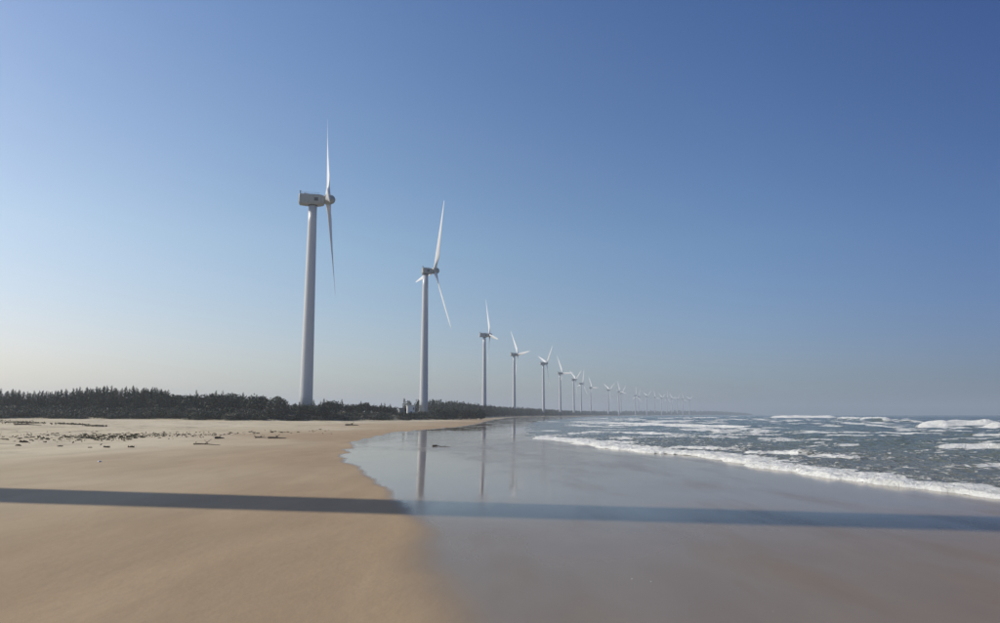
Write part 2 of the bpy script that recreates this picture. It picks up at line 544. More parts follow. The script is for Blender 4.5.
CR = [  # p0, p1, H, wide, foam, trail
    ((768, 418.9), (834, 419.1), 1.9, 9, 1.2, .4), ((838, 418.4), (850, 418.3), .8, 5, 1, .3),
    ((846, 422.4), (905, 424.6), 1.5, 5.5, 1.1, .6), ((900, 423.2), (926, 424.4), .9, 4, .9, .6),
    ((852, 429.5), (912, 430), .38, 3.2, .95, .8),
    ((926, 431.0), (1012, 431.4), 1.25, 5, 1.15, .6), ((990, 433.5), (1060, 434), 1.0, 3.2, 1.0, .8),
    ((944, 453.8), (1040, 455.0), .42, 1.8, 1.05, .7), ((700, 419.4), (722, 419.2), .95, 7, 1.1, .4),
    ((671, 419.3), (697, 418.9), .65, 6, 1.0, .5), ((731, 417.6), (740, 417.6), .9, 7, 1, .3),
    ((633, 421.3), (648, 421.3), .55, 5, 1, .4), ((601, 420.9), (628, 421.3), .5, 5, 1, .6),
    ((588, 423.7), (702, 428.5), .42, 5, 1.0, 1.2), ((640, 427.2), (760, 430.6), .5, 4.0, 1.0, 1.0),
    ((724, 434.8), (735, 434.3), .45, 2.5, 1.1, .5), ((748, 432.3), (760, 432.2), .4, 3, .9, .5),
    ((757, 438.0), (776, 433.8), .3, 1.6, .75, .8), ((536, 421.2), (620, 424.5), .16, 4, .75, 1.2),
    ((545, 423.3), (625, 430.0), .16, 3, .78, 1.0), ((533, 430.0), (600, 434.5), .14, 2.2, .8, 1.0),
    ((556, 437.0), (604, 432.5), .22, 1.8, .95, 1.0), ((604, 440.0), (650, 443), .14, 1.4, .6, 1.2),
    ((742, 455.3), (812, 459.0), .24, 1.2, .95, 1.2), ((812, 459), (850, 463), .16, 1.0, .8, 1.2), ((640, 449), (744, 453.5), .18, 1.4, .8, 1.4),
    ((850, 447), (900, 444), .12, 1.4, .42, 1), ((960, 473.5), (1010, 469), .14, .9, .65, 1.0), ((880, 461), (930, 462), .08, 1.1, .4, 1),
    ((765, 427), (850, 428.5), .22, 4, .5, 1.4), ((702, 424.2), (720, 424.4), .6, 5, .7, .5), ((560, 440.8), (640, 447), .16, 1.4, .95, 1.0),
    ((930, 442.5), (990, 444), .15, 2, .38, 1), ((700, 441), (760, 443), .14, 1.8, .32, 1), ((900, 419.5), (920, 419.7), .5, 5, .6, .4),
    ((655, 423.6), (700, 423.2), .7, 5, 1, .4), ((610, 426.8), (650, 427.6), .35, 3, .9, .8), ((690, 432.6), (735, 432.2), .35, 2.6, .85, .7),
    ((800, 423.0), (838, 423.6), .45, 5, .7, .5), ((858, 436), (905, 435.2), .28, 2.6, .65, .8), ((790, 436), (835, 437.2), .22, 2.2, .6, .8),
    ((905, 447.8), (936, 447.2), .25, 1.8, .8, .6), ((962, 440.4), (1004, 441.0), .35, 2.4, .8, .6), ((610, 434.2), (668, 436.4), .25, 1.8, .8, 1.0),
    ((660, 420.3), (676, 420.3), .7, 7, 1, .3), ((744, 421.4), (766, 421.4), .6, 6, .8, .3), ((935, 436.4), (985, 436.2), .3, 2.6, .6, .6),
    ((1020, 424), (1120, 424.4), 1.1, 6, 1.1, .4), ((1090, 440), (1200, 441), .9, 3, 1.1, .6), ((880, 452.5), (925, 451.5), .12, 1.5, .4, 1)]
for i, (p0, p1, H, wd, ft, tr) in enumerate(CR):
    crest(p0, p1, H, wd, ft, tr, sd=i)
# whitecaps scattered further out and along the coast
st1 = fbm(SX / (7 + SD * .03), SD / (2.2 + SD * .012), 401, 5)
foam = np.maximum(foam, sst(.56, .72, st1) * .72 * sst(5, 12, ue) * (1 - sst(90, 220, ue)) * (1 - .5 * sst(300, 900, SD)))
st2 = fbm(SX / 9, SD / 3, 405, 4)
foam = np.maximum(foam, sst(.66, .78, st2) * .6 * sst(4, 10, ue) * (1 - sst(60, 140, ue)))
wc = fbm(SX / 26, SD / 9, 300, 4)
foam = np.maximum(foam, sst(.70, .80, wc) * .7 * sst(60, 130, ue) * (1 - sst(2500, 4500, SD)))
# swash: thick foam at the lip and lace behind it
wid = 1.15 + 1.5 * fbm(SD / 3, SU * 0, 310, 3) + np.clip(SD, 0, 80) * .010
lipn = np.where(ue < .35, .95, .30 + 1.15 * fbm(SX / .55, SD / .45, 318, 5) - .22 * sst(.4, 1, ue / wid))
lip = lipn * sst(-.02, .10, ue) * (1 - sst(wid * .7, wid * 1.6, ue))
farf = 1 - .75 * sst(75, 130, SD)
lace = (1 - sst(0, 1, ue / (6 + np.clip(SD, 0, 200) * .03))) * .40 * farf
lace2 = ((1 - sst(0, 28, ue)) * .17 + (1 - sst(20, 130, ue)) * .20) * (farf * .6 + .4)
foam = np.maximum(foam, np.maximum(lip * 1.2 * (1 - .85 * sst(78, 100, SD)), np.maximum(lace, lace2)) * (ue > -.05))
fr_n = fbm(SX / .35, SD / .5, 320, 3)
edge_h = (.035 + .05 * (1 - sst(70, 110, SD))) * sst(-.04, .30 + np.clip(SD - 60, 0, 400) * .05, ue) * (1 + 1.6 * (fr_n - .5)) * (1 + np.clip(SD, 0, 80) * .012)
rim = .04 * np.exp(-((ue - wid * .45) / (wid * .4)) ** 2) * (.5 + fr_n)
z = ZS + edge_h + rim * (1 - .8 * sst(70, 110, SD)) + h * sst(.2, 6 + np.clip(SD - 60, 0, 400) * .12, ue)
z = np.where(ue < 0, ZS - .02 + ue * .35 , z)
z = np.where((ue >= 0) & (ue < .12), ZS - .02 + (z - ZS + .02) * sst(-.02, .12, ue), z)
bz = Zprof(-ue * 0 - SU)
z = np.maximum(z, np.where(ue > .1, bz + .045, -99))
n0, n1 = SD.shape
idx = np.arange(n0 * n1).reshape(n0, n1)
quad = np.stack([idx[:-1, :-1], idx[1:, :-1], idx[1:, 1:], idx[:-1, 1:]], -1)
keep = (ue[:-1, :-1] > -1.2)
quad = quad[keep]
V = np.stack([SX, SD, z], -1).reshape(-1, 3)
sandy = (1 - sst(1, 22 + np.clip(SD - 60, 0, 300) * .16, ue)) * .85
me = np_mesh('sea', V, quad[:, ::-1], M['sea'], True, dict(foam=np.clip(foam, 0, 1.2), sandy=sandy))
sea = mobj('sea', me)
tag(sea, 'grey green sea with white breaking waves running up the sand', kind='structure')
sea['category'] = 'water'
if me.polygons[len(me.polygons) // 2].normal.z < 0: me.flip_normals()
if beach.data.polygons[1000].normal.z < 0: beach.data.flip_normals()

# ------------------------------------------------------------------ wind turbines
HUB = 64.0
def tower_me():
    bm = bmesh.new()
    def r(z): return 1.95 - .72 * (z / 62.2)
    prof = []
    for q in range(13): prof.append((r(.25 + 61.95 * q / 12), .25 + 61.95 * q / 12))
    lathe(bm, prof, 64)
    for f in bm.faces: f.smooth = len(f.verts) == 4
    return bm_mesh('tower', bm, M['tower'], False)
def flange_me(zz):
    bm = bmesh.new()
    rr = 1.95 - .72 * zz / 62.2
    lathe(bm, [(rr - .02, zz), (rr + .03, zz + .001), (rr + .03, zz + .16), (rr - .02, zz + .161)], 64)
    return bm_mesh('flange', bm, M['tower'], False)
def nacelle_me(rear=4.1):
    bm = bmesh.new()
    # stations along X: (x, half width, z bottom, z top)
    st = [(-rear, 1.35, -1.35, 1.55), (-rear + .25, 1.62, -1.62, 1.75), (-1.6, 1.75, -1.80, 1.80), (1.6, 1.75, -1.80, 1.78), (2.7, 1.6, -1.6, 1.65), (3.3, 1.35, -1.35, 1.4)]
    rings = []
    for x, w, zb, zt in st:
        pts = []
        c = .45
        for (y, zz) in ((-w + c, zb), (w - c, zb), (w - .13, zb + .13), (w, zb + c), (w, zt - c), (w - .13, zt - .13), (w - c, zt), (-w + c, zt), (-w + .13, zt - .13), (-w, zt - c), (-w, zb + c), (-w + .13, zb + .13)):
            pts.append(bm.verts.new((x, y, zz)))
        rings.append(pts)
    for A, B in zip(rings, rings[1:]):
        for i in range(12):
            bm.faces.new((A[i], A[(i + 1) % 12], B[(i + 1) % 12], B[i]))
    bm.faces.new(rings[0]); bm.faces.new(rings[-1])
    return bm_mesh('nacelle', bm, M['nacelle'], False)
def rail_me(rear):
    bm = bmesh.new()
    for y in (-1.3, 1.3):
        box(bm, -rear + .9, 2.0, y - .03, y + .03, 2.28, 2.33)
        k = -rear + .9
        while k < 2.0: box(bm, k, k + .05, y - .027, y + .027, 1.7, 2.281); k += .95
    return bm_mesh('handrail', bm, M['dark'])
def vent_me():
    bm = bmesh.new()
    for y in (-1.775, 1.735):
        for i in range(6): box(bm, .5, 1.5, y, y + .04, -.55 + .17 * i, -.45 + .17 * i)
    box(bm, .42, 1.58, -1.765, 1.765, -.62, .55)
    return bm_mesh('side_vent', bm, M['dark'])
def band_me():
    bm = bmesh.new()
    box(bm, -1.65, 1.65, -1.768, 1.768, -1.22, -1.10)
    return bm_mesh('shell_joint', bm, M['concrete'])
def cooler_me(rear):
    bm = bmesh.new(); box(bm, -rear + 1.3, -rear + 2.5, -.9, .9, 1.72, 2.12, .06); return bm_mesh('cooler_box', bm, M['nacelle'])
def yaw_me():
    bm = bmesh.new(); lathe(bm, [(1.24, 62.2), (1.45, 62.3), (1.45, 62.6)], 32); return bm_mesh('yaw_ring', bm, M['dark'], True)
def mast_me(rear=4.1):
    bm = bmesh.new()
    box(bm, -rear + .15, -rear + .85, -.7, .7, 1.72, 2.05)
    box(bm, -rear + .3, -rear + .42, -.45, -.33, 2.05, 2.95)
    box(bm, -rear + .3, -rear + .42, .33, .45, 2.05, 2.95)
    box(bm, -rear + .1, -rear + .6, -.5, -.28, 2.9, 3.0)
    box(bm, -rear + .1, -rear + .6, .28, .5, 2.9, 3.0)
    return bm_mesh('weather_mast', bm, M['dark'])
def hatch_me():
    bm = bmesh.new()
    box(bm, -.3, .7, -.5, .5, 1.78, 2.02, .05); return bm_mesh('roof_hatch', bm, M['nacelle'])
def hub_me():
    bm = bmesh.new()
    pr = [(1.30, 3.32), (1.42, 3.5), (1.50, 4.0), (1.50, 4.9), (1.42, 5.4), (1.2, 5.9), (.85, 6.3), (.4, 6.52), (.08, 6.58)]
    lathe(bm, pr, 32, 'X'); return bm_mesh('rotor_hub', bm, M['nacelle'], True)
def blade_me():
    bm = bmesh.new(); L = 33.0; rings = []
    for k in range(25):
        t = k / 24; z = .9 + (L - .9) * t
        if t < .05: ch, th, tw = 1.5, 1.5, 0
        else:
            q = min(1, (t - .05) / .15)
            chm = 2.75 * (1 - ((t - .2) / .8)) ** .85 + .35 if t > .2 else 2.95 + .1
            ch = 1.5 + (chm - 1.5) * (q * q * (3 - 2 * q)); th = (1.5 * (1 - q) + q * ch * (.24 - .12 * t))
            tw = 0
        tw = rad(20 - 16 * min(1, t / .8))
        if t > .97: ch *= .55; th *= .6
        cone = z * math.sin(rad(.6)) + .25 * t * t
        ring = []
        circ = max(0, 1 - max(0, t - .03) / .12)
        for i in range(16):
            a = 2 * math.pi * i / 16
            cx = math.cos(a)
            y = cx * ch / 2 + (1 - circ) * (-ch * .18)
            x = math.sin(a) * th / 2 * (1 - (1 - circ) * .45 * (cx * -.5 + .5) * 1.2)
            xr = x * math.cos(tw) - y * math.sin(tw); yr = x * math.sin(tw) + y * math.cos(tw)
            ring.append(bm.verts.new((xr + cone, yr, z)))
        rings.append(ring)
    for A, B in zip(rings, rings[1:]):
        for i in range(16): bm.faces.new((A[i], A[(i + 1) % 16], B[(i + 1) % 16], B[i]))
    bm.faces.new(rings[0]); bm.faces.new(rings[-1])
    return bm_mesh('blade', bm, M['blade'], True)
def base_me():
    bm = bmesh.new(); lathe(bm, [(3.4, -1.2), (3.4, .05), (2.9, .249)], 40); return bm_mesh('foundation', bm, M['concrete'])
def door_me():
    bm = bmesh.new()
    box(bm, 1.86, 2.02, -.48, .48, 1.6, 3.7, .04); return bm_mesh('door', bm, M['dark'])
def steps_me():
    bm = bmesh.new()
    for i in range(6): box(bm, 1.95 + .26 * (5 - i), 2.3 + .26 * (5 - i), -.5, .5, .25 + .2 * i, .42 + .2 * i)
    return bm_mesh('steps', bm, M['dark'])
ME = dict(tower=tower_me(), flange=flange_me(.27), flange_mid=flange_me(20.8), flange_top=flange_me(41.5), rail=rail_me(4.1), rail_short=rail_me(1.7), side_vent=vent_me(), band=band_me(), cooler=cooler_me(4.1), yaw_ring=yaw_me(), nacelle=nacelle_me(), nacelle_short=nacelle_me(1.7), mast=mast_me(), mast_short=mast_me(1.7), roof_hatch=hatch_me(),
          rotor_hub=hub_me(), blade=blade_me(), foundation=base_me(), door=door_me(), steps=steps_me())
TILT = Matrix.Rotation(rad(-4), 4, 'Y')
def turbine(x, y, azi, a, label, short=False, group='white wind turbines in a row along the coast', bend=True):
    z = min(gz(x + dx, y + dy) for dx in (-3, 0, 3) for dy in (-3, 0, 3)) + .35
    root = empty('wind_turbine', (x, y, z), math.pi / 2 - azi)
    tag(root, label, 'wind turbine', group)
    for nme in ('foundation', 'tower', 'flange', 'flange_mid', 'flange_top', 'yaw_ring', 'door', 'steps'):
        o = mobj(nme.split('_')[0] if nme.startswith('flange') else nme, ME[nme], root)
        if nme in ('door', 'steps'): o.rotation_euler = (0, 0, rad(200))
    na = mobj('nacelle', ME['nacelle_short' if short else 'nacelle'], root); na.location = (0, 0, HUB + .12); na.scale = (.92, .8, .74) if short else (1, .95, .90)
    ms = mobj('weather_mast', ME['mast_short' if short else 'mast'], na)
    mobj('roof_hatch', ME['roof_hatch'], na)
    mobj('handrail', ME['rail_short' if short else 'rail'], na); mobj('side_vent', ME['side_vent'], na); mobj('shell_joint', ME['band'], na)
    if not short: mobj('cooler_box', ME['cooler'], na)
    hb = mobj('rotor_hub', ME['rotor_hub'], root)
    B = Matrix.Translation((0, 0, HUB + .25)) @ TILT
    hb.matrix_basis = B
    for k in range(3):
        b = mobj('blade', ME['blade'], root)
        b.matrix_basis = B @ Matrix.Translation((4.45, 0, 0)) @ Matrix.Rotation(rad(a + 120 * k), 4, 'X')
    return root

def place_hub(px, hy):
    hz = HUB + 3.2
    for _ in range(5):
        X, Y = at_z(px, hy, hz)
        depth = Y * math.cos(PITCH) + (hz * .5 - EYE) * math.sin(PITCH)
        X = (px - 500) / F * (Y * math.cos(PITCH) + (4 - EYE) * math.sin(PITCH))
        hz = min(gz(X + dx, Y + dy) for dx in (-3, 0, 3) for dy in (-3, 0, 3)) + .35 + HUB + .35
    return X, Y
TB = [  # tower base px, hub py, angle of the axis from the line of sight, blade angle, label
    (305.7, 199.5, 93.5, -23, 'largest white turbine, nacelle seen side-on and rotor edge-on, rising behind the dark scrub', False),
    (423.6, 270.5, 73, 30, 'second largest turbine, beside the white cabin, one blade raised to the right', True),
    (484.2, 335.0, 80, -18, 'third tallest turbine, just past the end of the tan sand, one blade nearly straight up', False),
    (514.2, 354.5, 68, -32, 'fourth tallest turbine, slim white tower with its upper blade leaning left', False),
    (543.6, 363.5, 70, 50, 'turbine with two blades in a lopsided V and one hanging, fifth from left', False),
    (560.4, 373.2, 62, -28, 'turbine with one blade pointing straight right and one up to the left', False),
    (574.0, 379.5, 68, 62, 'turbine with two blades in a low wide V, left one of a close pair', False),
    (581.2, 383.6, 66, 20, 'turbine with its top blade leaning right, right one of a close pair', False),
    (590.8, 387.6, 62, -28, 'turbine right of the close pair, one blade up left and one out right', False),
    (608.4, 389.8, 60, 60, 'lone pale turbine with both upper blades in an even V, above the surf', False),
    (619.0, 391.6, 60, -20, 'left turbine of the two pale ones whose towers almost touch', False),
    (621.0, 393.2, 58, 48, 'right and lower turbine of the two pale ones whose towers almost touch', False),
    (635.4, 395.6, 60, 5, 'faint turbine in the haze with one blade straight up', False),
    (646.8, 396.4, 62, 55, 'faint turbine in the haze, next one right of the blade-up one', False),
]
far = [(638.5, 396.8, 25), (655.0, 397.6, -20), (661.6, 397.8, 62), (667.0, 398.4, 10), (672.0, 398.7, 75), (677.5, 399.0, 40), (683.0, 399.2, -10), (689.6, 399.6, 55)]
TPOS = []
for (px, hy, phi, a, lab, short) in TB:
    X, Y = place_hub(px, hy)
    azi = math.atan2(X, Y) + rad(phi)
    t = turbine(X, Y, azi, a, lab, short); TPOS.append((X, Y))
for (px, hy, a) in far:
    X, Y = place_hub(px, hy)
    azi = math.atan2(X, Y) + rad(62)
    turbine(X, Y, azi, a, 'one of the faintest tiny turbines at the far right end of the row', False, 'faintest far turbines lost in the haze'); TPOS.append((X, Y))
# the turbine out of frame on the left whose tower shadow lies across the beach
pl = at_z(0, 495.0, .27); pr = at_z(1000, 522.4, -.10)
dv = Vector((pr[0] - pl[0], pr[1] - pl[1])).normalized()
SH_AZ = math.atan2(-dv.x, -dv.y)
print('shadow azimuth', math.degrees(SH_AZ), 'pl', pl, 'pr', pr, 'turbines', [(round(x), round(y)) for x, y in TPOS])
q = Vector(pl) - dv * 46.0
turbine(q.x, q.y, math.atan2(dv.x, dv.y), 180, 'turbine beyond the left edge whose tower throws the long shadow over the sand')

# ------------------------------------------------------------------ vegetation
def leaf_cloud(P, size, upbias, rs, asp=2.2, up=None):
    """one narrow triangle pair per point"""
    n = len(P)
    d = rs.randn(n, 3); 
    if up is not None: d = d * (1 - upbias) + up * upbias
    else: d[:, 2] += upbias * 2
    d /= np.linalg.norm(d, axis=1)[:, None]
    e = np.cross(d, rs.randn(n, 3)); e /= np.linalg.norm(e, axis=1)[:, None] + 1e-9
    s = size * (.6 + .8 * rs.rand(n))[:, None]
    a = P - d * s * .5; b = P + e * s / asp * .5; c = P + d * s * .5; g = P - e * s / asp * .5
    V = np.stack([a, b, c, g], 1).reshape(-1, 3)
    F4 = np.arange(4 * n).reshape(-1, 4)
    return V, F4

def trunk_bm(h, r, limbs, rs, lean=0.1):
    bm = bmesh.new()
    def tube(p0, p1, r0, r1, seg=6):
        p0, p1 = Vector(p0), Vector(p1); d = (p1 - p0).normalized()
        x = d.orthogonal().normalized(); y = d.cross(x)
        A = [bm.verts.new(p0 + (x * math.cos(k * 6.2832 / seg) + y * math.sin(k * 6.2832 / seg)) * r0) for k in range(seg)]
        B = [bm.verts.new(p1 + (x * math.cos(k * 6.2832 / seg) + y * math.sin(k * 6.2832 / seg)) * r1) for k in range(seg)]
        for k in range(seg): bm.faces.new((A[k], A[(k + 1) % seg], B[(k + 1) % seg], B[k]))
        bm.faces.new(B); bm.faces.new(A)
    lx, ly = rs.randn() * lean, rs.randn() * lean
    tube((0, 0, -.4), (lx * .4, ly * .4, h * .45), r, r * .7)
    tube((lx * .4, ly * .4, h * .45), (lx, ly, h), r * .7, r * .12)
    for k in range(limbs):
        t = .15 + .7 * rs.rand(); a = rs.rand() * 6.28; l = (1 - t) * h * .35 + .3
        tube((lx * t, ly * t, h * t), (lx * t + math.cos(a) * l, ly * t + math.sin(a) * l, h * t + l * .7), r * .35 * (1 - t * .6), r * .08, 4)
    return bm

def casuarina(seed, h):
    rs = np.random.RandomState(seed)
    P, U, SZ = [], [], []
    nb = 66
    for k in range(nb):
        t = .08 + .92 * (k / nb) ** .9
        a = rs.rand() * 6.283
        R = (.32 * h) * (1 - t) ** .85 * (.4 + .9 * rs.rand()) + .03
        m = int(7 + 26 * (1 - t))
        q = rs.rand(m) ** .6
        rr = R * q
        p = np.stack([np.cos(a) * rr, np.sin(a) * rr, h * t + rr * .45 + 0 * rr], 1) + rs.randn(m, 3) * (.02 + .13 * (1 - t))
        P.append(p); SZ.append(np.full(m, .26 + .46 * (1 - t))); U.append(np.tile([np.cos(a) * .55, np.sin(a) * .55, .9], (m, 1)))
    P = np.concatenate(P); U = np.concatenate(U)
    V, F4 = leaf_cloud(P, np.concatenate(SZ)[:, None], .72, rs, 4.2, U)
    return np_mesh('crown', V, F4, M['needle']), bm_mesh('trunk', trunk_bm(h * .95, .11, 5, rs), M['bark'])

def bushy(seed, w, h, n, leaf, mat, trunk=True, dome=False):
    rs = np.random.RandomState(seed)
    P = []
    k = 1 if dome else 7 + rs.randint(4)
    for i in range(k):
        a = rs.rand() * 6.283; q = rs.rand() ** .5 * .55
        c = np.array([math.cos(a) * w * q * .8, math.sin(a) * w * q * .8, h * (.35 + .38 * rs.rand() * (1 - q))])
        R = np.array([w * .30, w * .30, h * .32]) * (.7 + .6 * rs.rand())
        if dome: c = np.array([0, 0, h * .05]); R = np.array([w * .5, w * .5, h * .92])
        m = n // k
        d = rs.randn(m, 3); d /= np.linalg.norm(d, axis=1)[:, None]
        r = rs.rand(m) ** .28
        lump = 1 + .18 * np.sin(d[:, 0] * 7 + i) * np.sin(d[:, 1] * 6 + 2 * i) * (0.4 if dome else 1)
        p = c + d * R * (r * lump)[:, None]
        P.append(p)
    P = np.concatenate(P); P = P[P[:, 2] > -.1]
    V, F4 = leaf_cloud(P, leaf, .25, rs, 1.7)
    cr = np_mesh('crown', V, F4, mat)
    tr = bm_mesh('trunk', trunk_bm(h * .7, .05 + .02 * h, 6, rs, .2), M['bark'])
    return cr, tr

CAS = [casuarina(s, 6.0 + .55 * (s % 4)) for s in range(7)]
BUSH = [bushy(30 + s, 4.6, 4.4, 1500, .46, M['leaf']) for s in range(5)]
SCR = [bushy(60 + s, 3.4, 1.7, 620, .34, M['leaf'] if s % 3 else M['duneleaf']) for s in range(6)]
def plant(kind, pair, x, y, s, label, cat, group, sz=None):
    o = empty(kind, (x, y, gz(x, y) - .12), random.random() * 6.28)
    o.scale = (s, s, s * (sz or 1))
    tag(o, label, cat, group)
    mobj('trunk', pair[1], o); mobj('crown', pair[0], o)
    return o
def towers_clear(x, y, r=3.4):
    return all((x - a) ** 2 + (y - b) ** 2 > r * r for a, b in TPOS)

# skyline heights in the photograph: pixel x -> top pixel y
skyx = [-40, 0, 20, 60, 100, 150, 165, 175, 200, 225, 250, 262, 300, 330, 360, 385, 400, 415, 440, 462, 480, 500]
skyy = [387, 386, 388, 387, 384, 384, 387, 393, 390, 391, 393, 397, 401, 398, 401, 403, 405, 405.8, 405.2, 406.6, 407.8, 409]
def top_for(px, d):
    return at_d(px, np.interp(px, skyx, skyy), d)[2]

def pl_(p):
    return ('left of the domed bush' if p < 268 else 'beside the foot of the largest turbine' if p < 330 else 'between the two largest towers' if p < 400 else 'beside the white cabin' if p < 424 else 'between the second and third towers')
# conical casuarinas on the left
cnt = 0
for px in np.arange(-46, 172, 3.0):
    for rw in range(2):
        p = px + random.uniform(-2, 2); d = (214 if rw == 0 else 232) + random.uniform(-6, 8) + max(0, -px) * .1
        x = (p - 500) / F * d
        z0 = gz(x, d); th = top_for(p, d) - z0
        i = random.randrange(7); H0 = 6.0 + .55 * (i % 4)
        th *= random.choice([.84, .90, .95, 1.0, 1.03, .92])
        if 28 < p < 56: th *= .93
        part_ = 'left end' if p < 28 else 'left half' if p < 80 else 'highest middle stretch' if p < 128 else 'right end'
        row_ = 'front' if rw == 0 else 'back'
        plant('casuarina_tree', CAS[i], x, d, th / (H0 + .5), 'dark feathery casuarina, %s row, in the %s of the left belt' % (row_, part_), 'tree', 'casuarinas of the %s row in the %s of the belt' % (row_, part_))
        cnt += 1
# shorter casuarina tops behind the scrub further right
for px in list(np.arange(172, 300, 9)) + list(np.arange(312, 416, 4.6)) + list(np.arange(432, 482, 4.0)):
    p = px + random.uniform(-2, 2)
    d = 232 + random.uniform(-5, 8) if p < 330 else 262 + (p - 330) * .55 + random.uniform(-6, 10)
    x = (p - 500) / F * d
    th = (top_for(p, d) - gz(x, d)) * random.choice([.8, .95, 1.05, 1.12])
    i = random.randrange(7); H0 = 6.0 + .55 * (i % 4)
    if 403 < p < 419: continue
    if towers_clear(x, d): plant('casuarina_tree', CAS[i], x, d, max(.25, th / (H0 + .5)), 'small dark casuarina tip poking above the scrub ' + pl_(p), 'tree', 'small casuarina tips ' + pl_(p)); cnt += 1
# rounded evergreens
rlab = 'rounded dark evergreen between the tall casuarina belt and the nearest tower'
for px in list(np.arange(150, 262, 8.5)) + list(np.arange(300, 412, 8)) + list(np.arange(440, 480, 7)):
    p = px + random.uniform(-3, 3)
    d = 212 + random.uniform(0, 12) if p < 330 else 240 + (p - 330) * .55 + random.uniform(0, 12)
    x = (p - 500) / F * d
    th = (top_for(p, d) - gz(x, d)) * random.choice([.82, .92, 1.0])
    if not towers_clear(x, d, 4.5): continue
    left = p < 290
    plant('rounded_tree', BUSH[random.randrange(5)], x, d, max(.3, th / 4.3), 'rounded dark tree in the scrub ' + pl_(p), 'tree', 'rounded trees ' + pl_(p)); cnt += 1
# two individuals that stand out
d = 204.0; x = (279 - 500) / F * d; z0 = gz(x, d)
dome = bushy(91, 6.6, at_d(279, 395.3, d)[2] - z0 + .1, 9000, .42, M['duneleaf'], dome=True)
plant('domed_bush', dome, x, d, 1.0, 'grey green bush with a smooth domed top just left of the nearest tower', 'bush', None)
d = 214.0; x = (256.5 - 500) / F * d
plant('rounded_tree', BUSH[2], x, d, (at_d(256, 391.5, d)[2] - gz(x, d)) / 4.3, 'dark round-headed tree standing highest just left of the domed bush', 'tree', None)
d = 272.0; x = (412.5 - 500) / F * d
plant('rounded_tree', BUSH[1], x, d, (at_d(412, 410.6, d)[2] - gz(x, d)) / 4.3, 'dark bush hiding the lower half of the small white cabin', 'bush', None)
# scrub wrapped round the foot of the nearest tower
for p, dd_, ty in ((293, -7, 403), (297.5, -9, 405.5), (301.5, -7, 404.5), (305.5, -8, 405.5), (309.5, -7, 405), (313.5, -8, 404), (318, -5, 402.5)):
    d = TPOS[0][1] + dd_ + random.uniform(-.8, .8); x = (p - 500) / F * d
    plant('rounded_tree', BUSH[random.randrange(5)], x, d, max(.25, (at_d(p, ty, d)[2] - gz(x, d)) / 4.3), 'dense dark bush standing in front of the foot of the largest turbine tower', 'bush', 'bushes in front of the foot of the largest turbine')
# low scrub along the foot of the dune
for k, px in enumerate(list(np.arange(-50, 300, 5.2)) + list(np.arange(300, 480, 5.5))):
    p = px + random.uniform(-2, 2)
    for rw in range(2):
        # walk up until inside the dune
        d = 172.0
        while float(dune_d(np.array([(p - 500) / F * d]), np.array([d]))[0]) < 1.2 + rw * 5 + 1.5 * math.sin(p * .21) and d < 420: d += 1.5
        d += random.uniform(0, 3)
        x = (p - 500) / F * d
        if not towers_clear(x, d, 3.6): continue
        plant('low_shrub', SCR[random.randrange(6)], x, d, random.uniform(.75, 1.35) * (1 if p < 300 else .85), 'low scrubby shrub at the edge of the sand ' + (pl_(p) if p > 175 else 'below the tall casuarina belt'), 'shrub', 'low shrubs ' + (pl_(p) if p > 175 else 'below the casuarina belt'))
        cnt += 1
# a shrub cluster close at the left edge
for (p, y_, s) in ((-8, 418.5, 1.3), (4, 419.0, .9), (12, 419.4, .6)):
    x, d = at_z(p, y_, 1.25); d = min(d, 190)
    x = (p - 500) / F * d
    plant('low_shrub', SCR[1], x, d, s, 'dark shrub reaching down onto the sand at the left edge of the picture', 'shrub', 'shrubs reaching onto the sand at the left edge')
print('plants', cnt)

# ground cover that nobody could count: dune grass and the far wood
def scatter(n, fn, size, mat, name, label, rs, asp=3, upb=.5):
    P = fn(n, rs)
    V, F4 = leaf_cloud(P, size, upb, rs, asp)
    return tag(mobj(name, np_mesh(name, V, F4, mat)), label, None, None, 'stuff')
def dune_grass(n, rs):
    d = 185 + rs.rand(n) ** 1.3 * 190; px = -60 + rs.rand(n) * 540
    x = (px - 500) / F * d
    dd = dune_d(x, d)
    m = (dd > .2) & (dd < 26)
    x, d = x[m], d[m]
    z = ground(x, d)
    return np.stack([x, d, z + .08 + rs.rand(len(x)) * .28], 1)
scatter(60000, dune_grass, .42, M['leaf'], 'dune_grass', 'dark low grass and creepers covering the dune', np.random.RandomState(5))

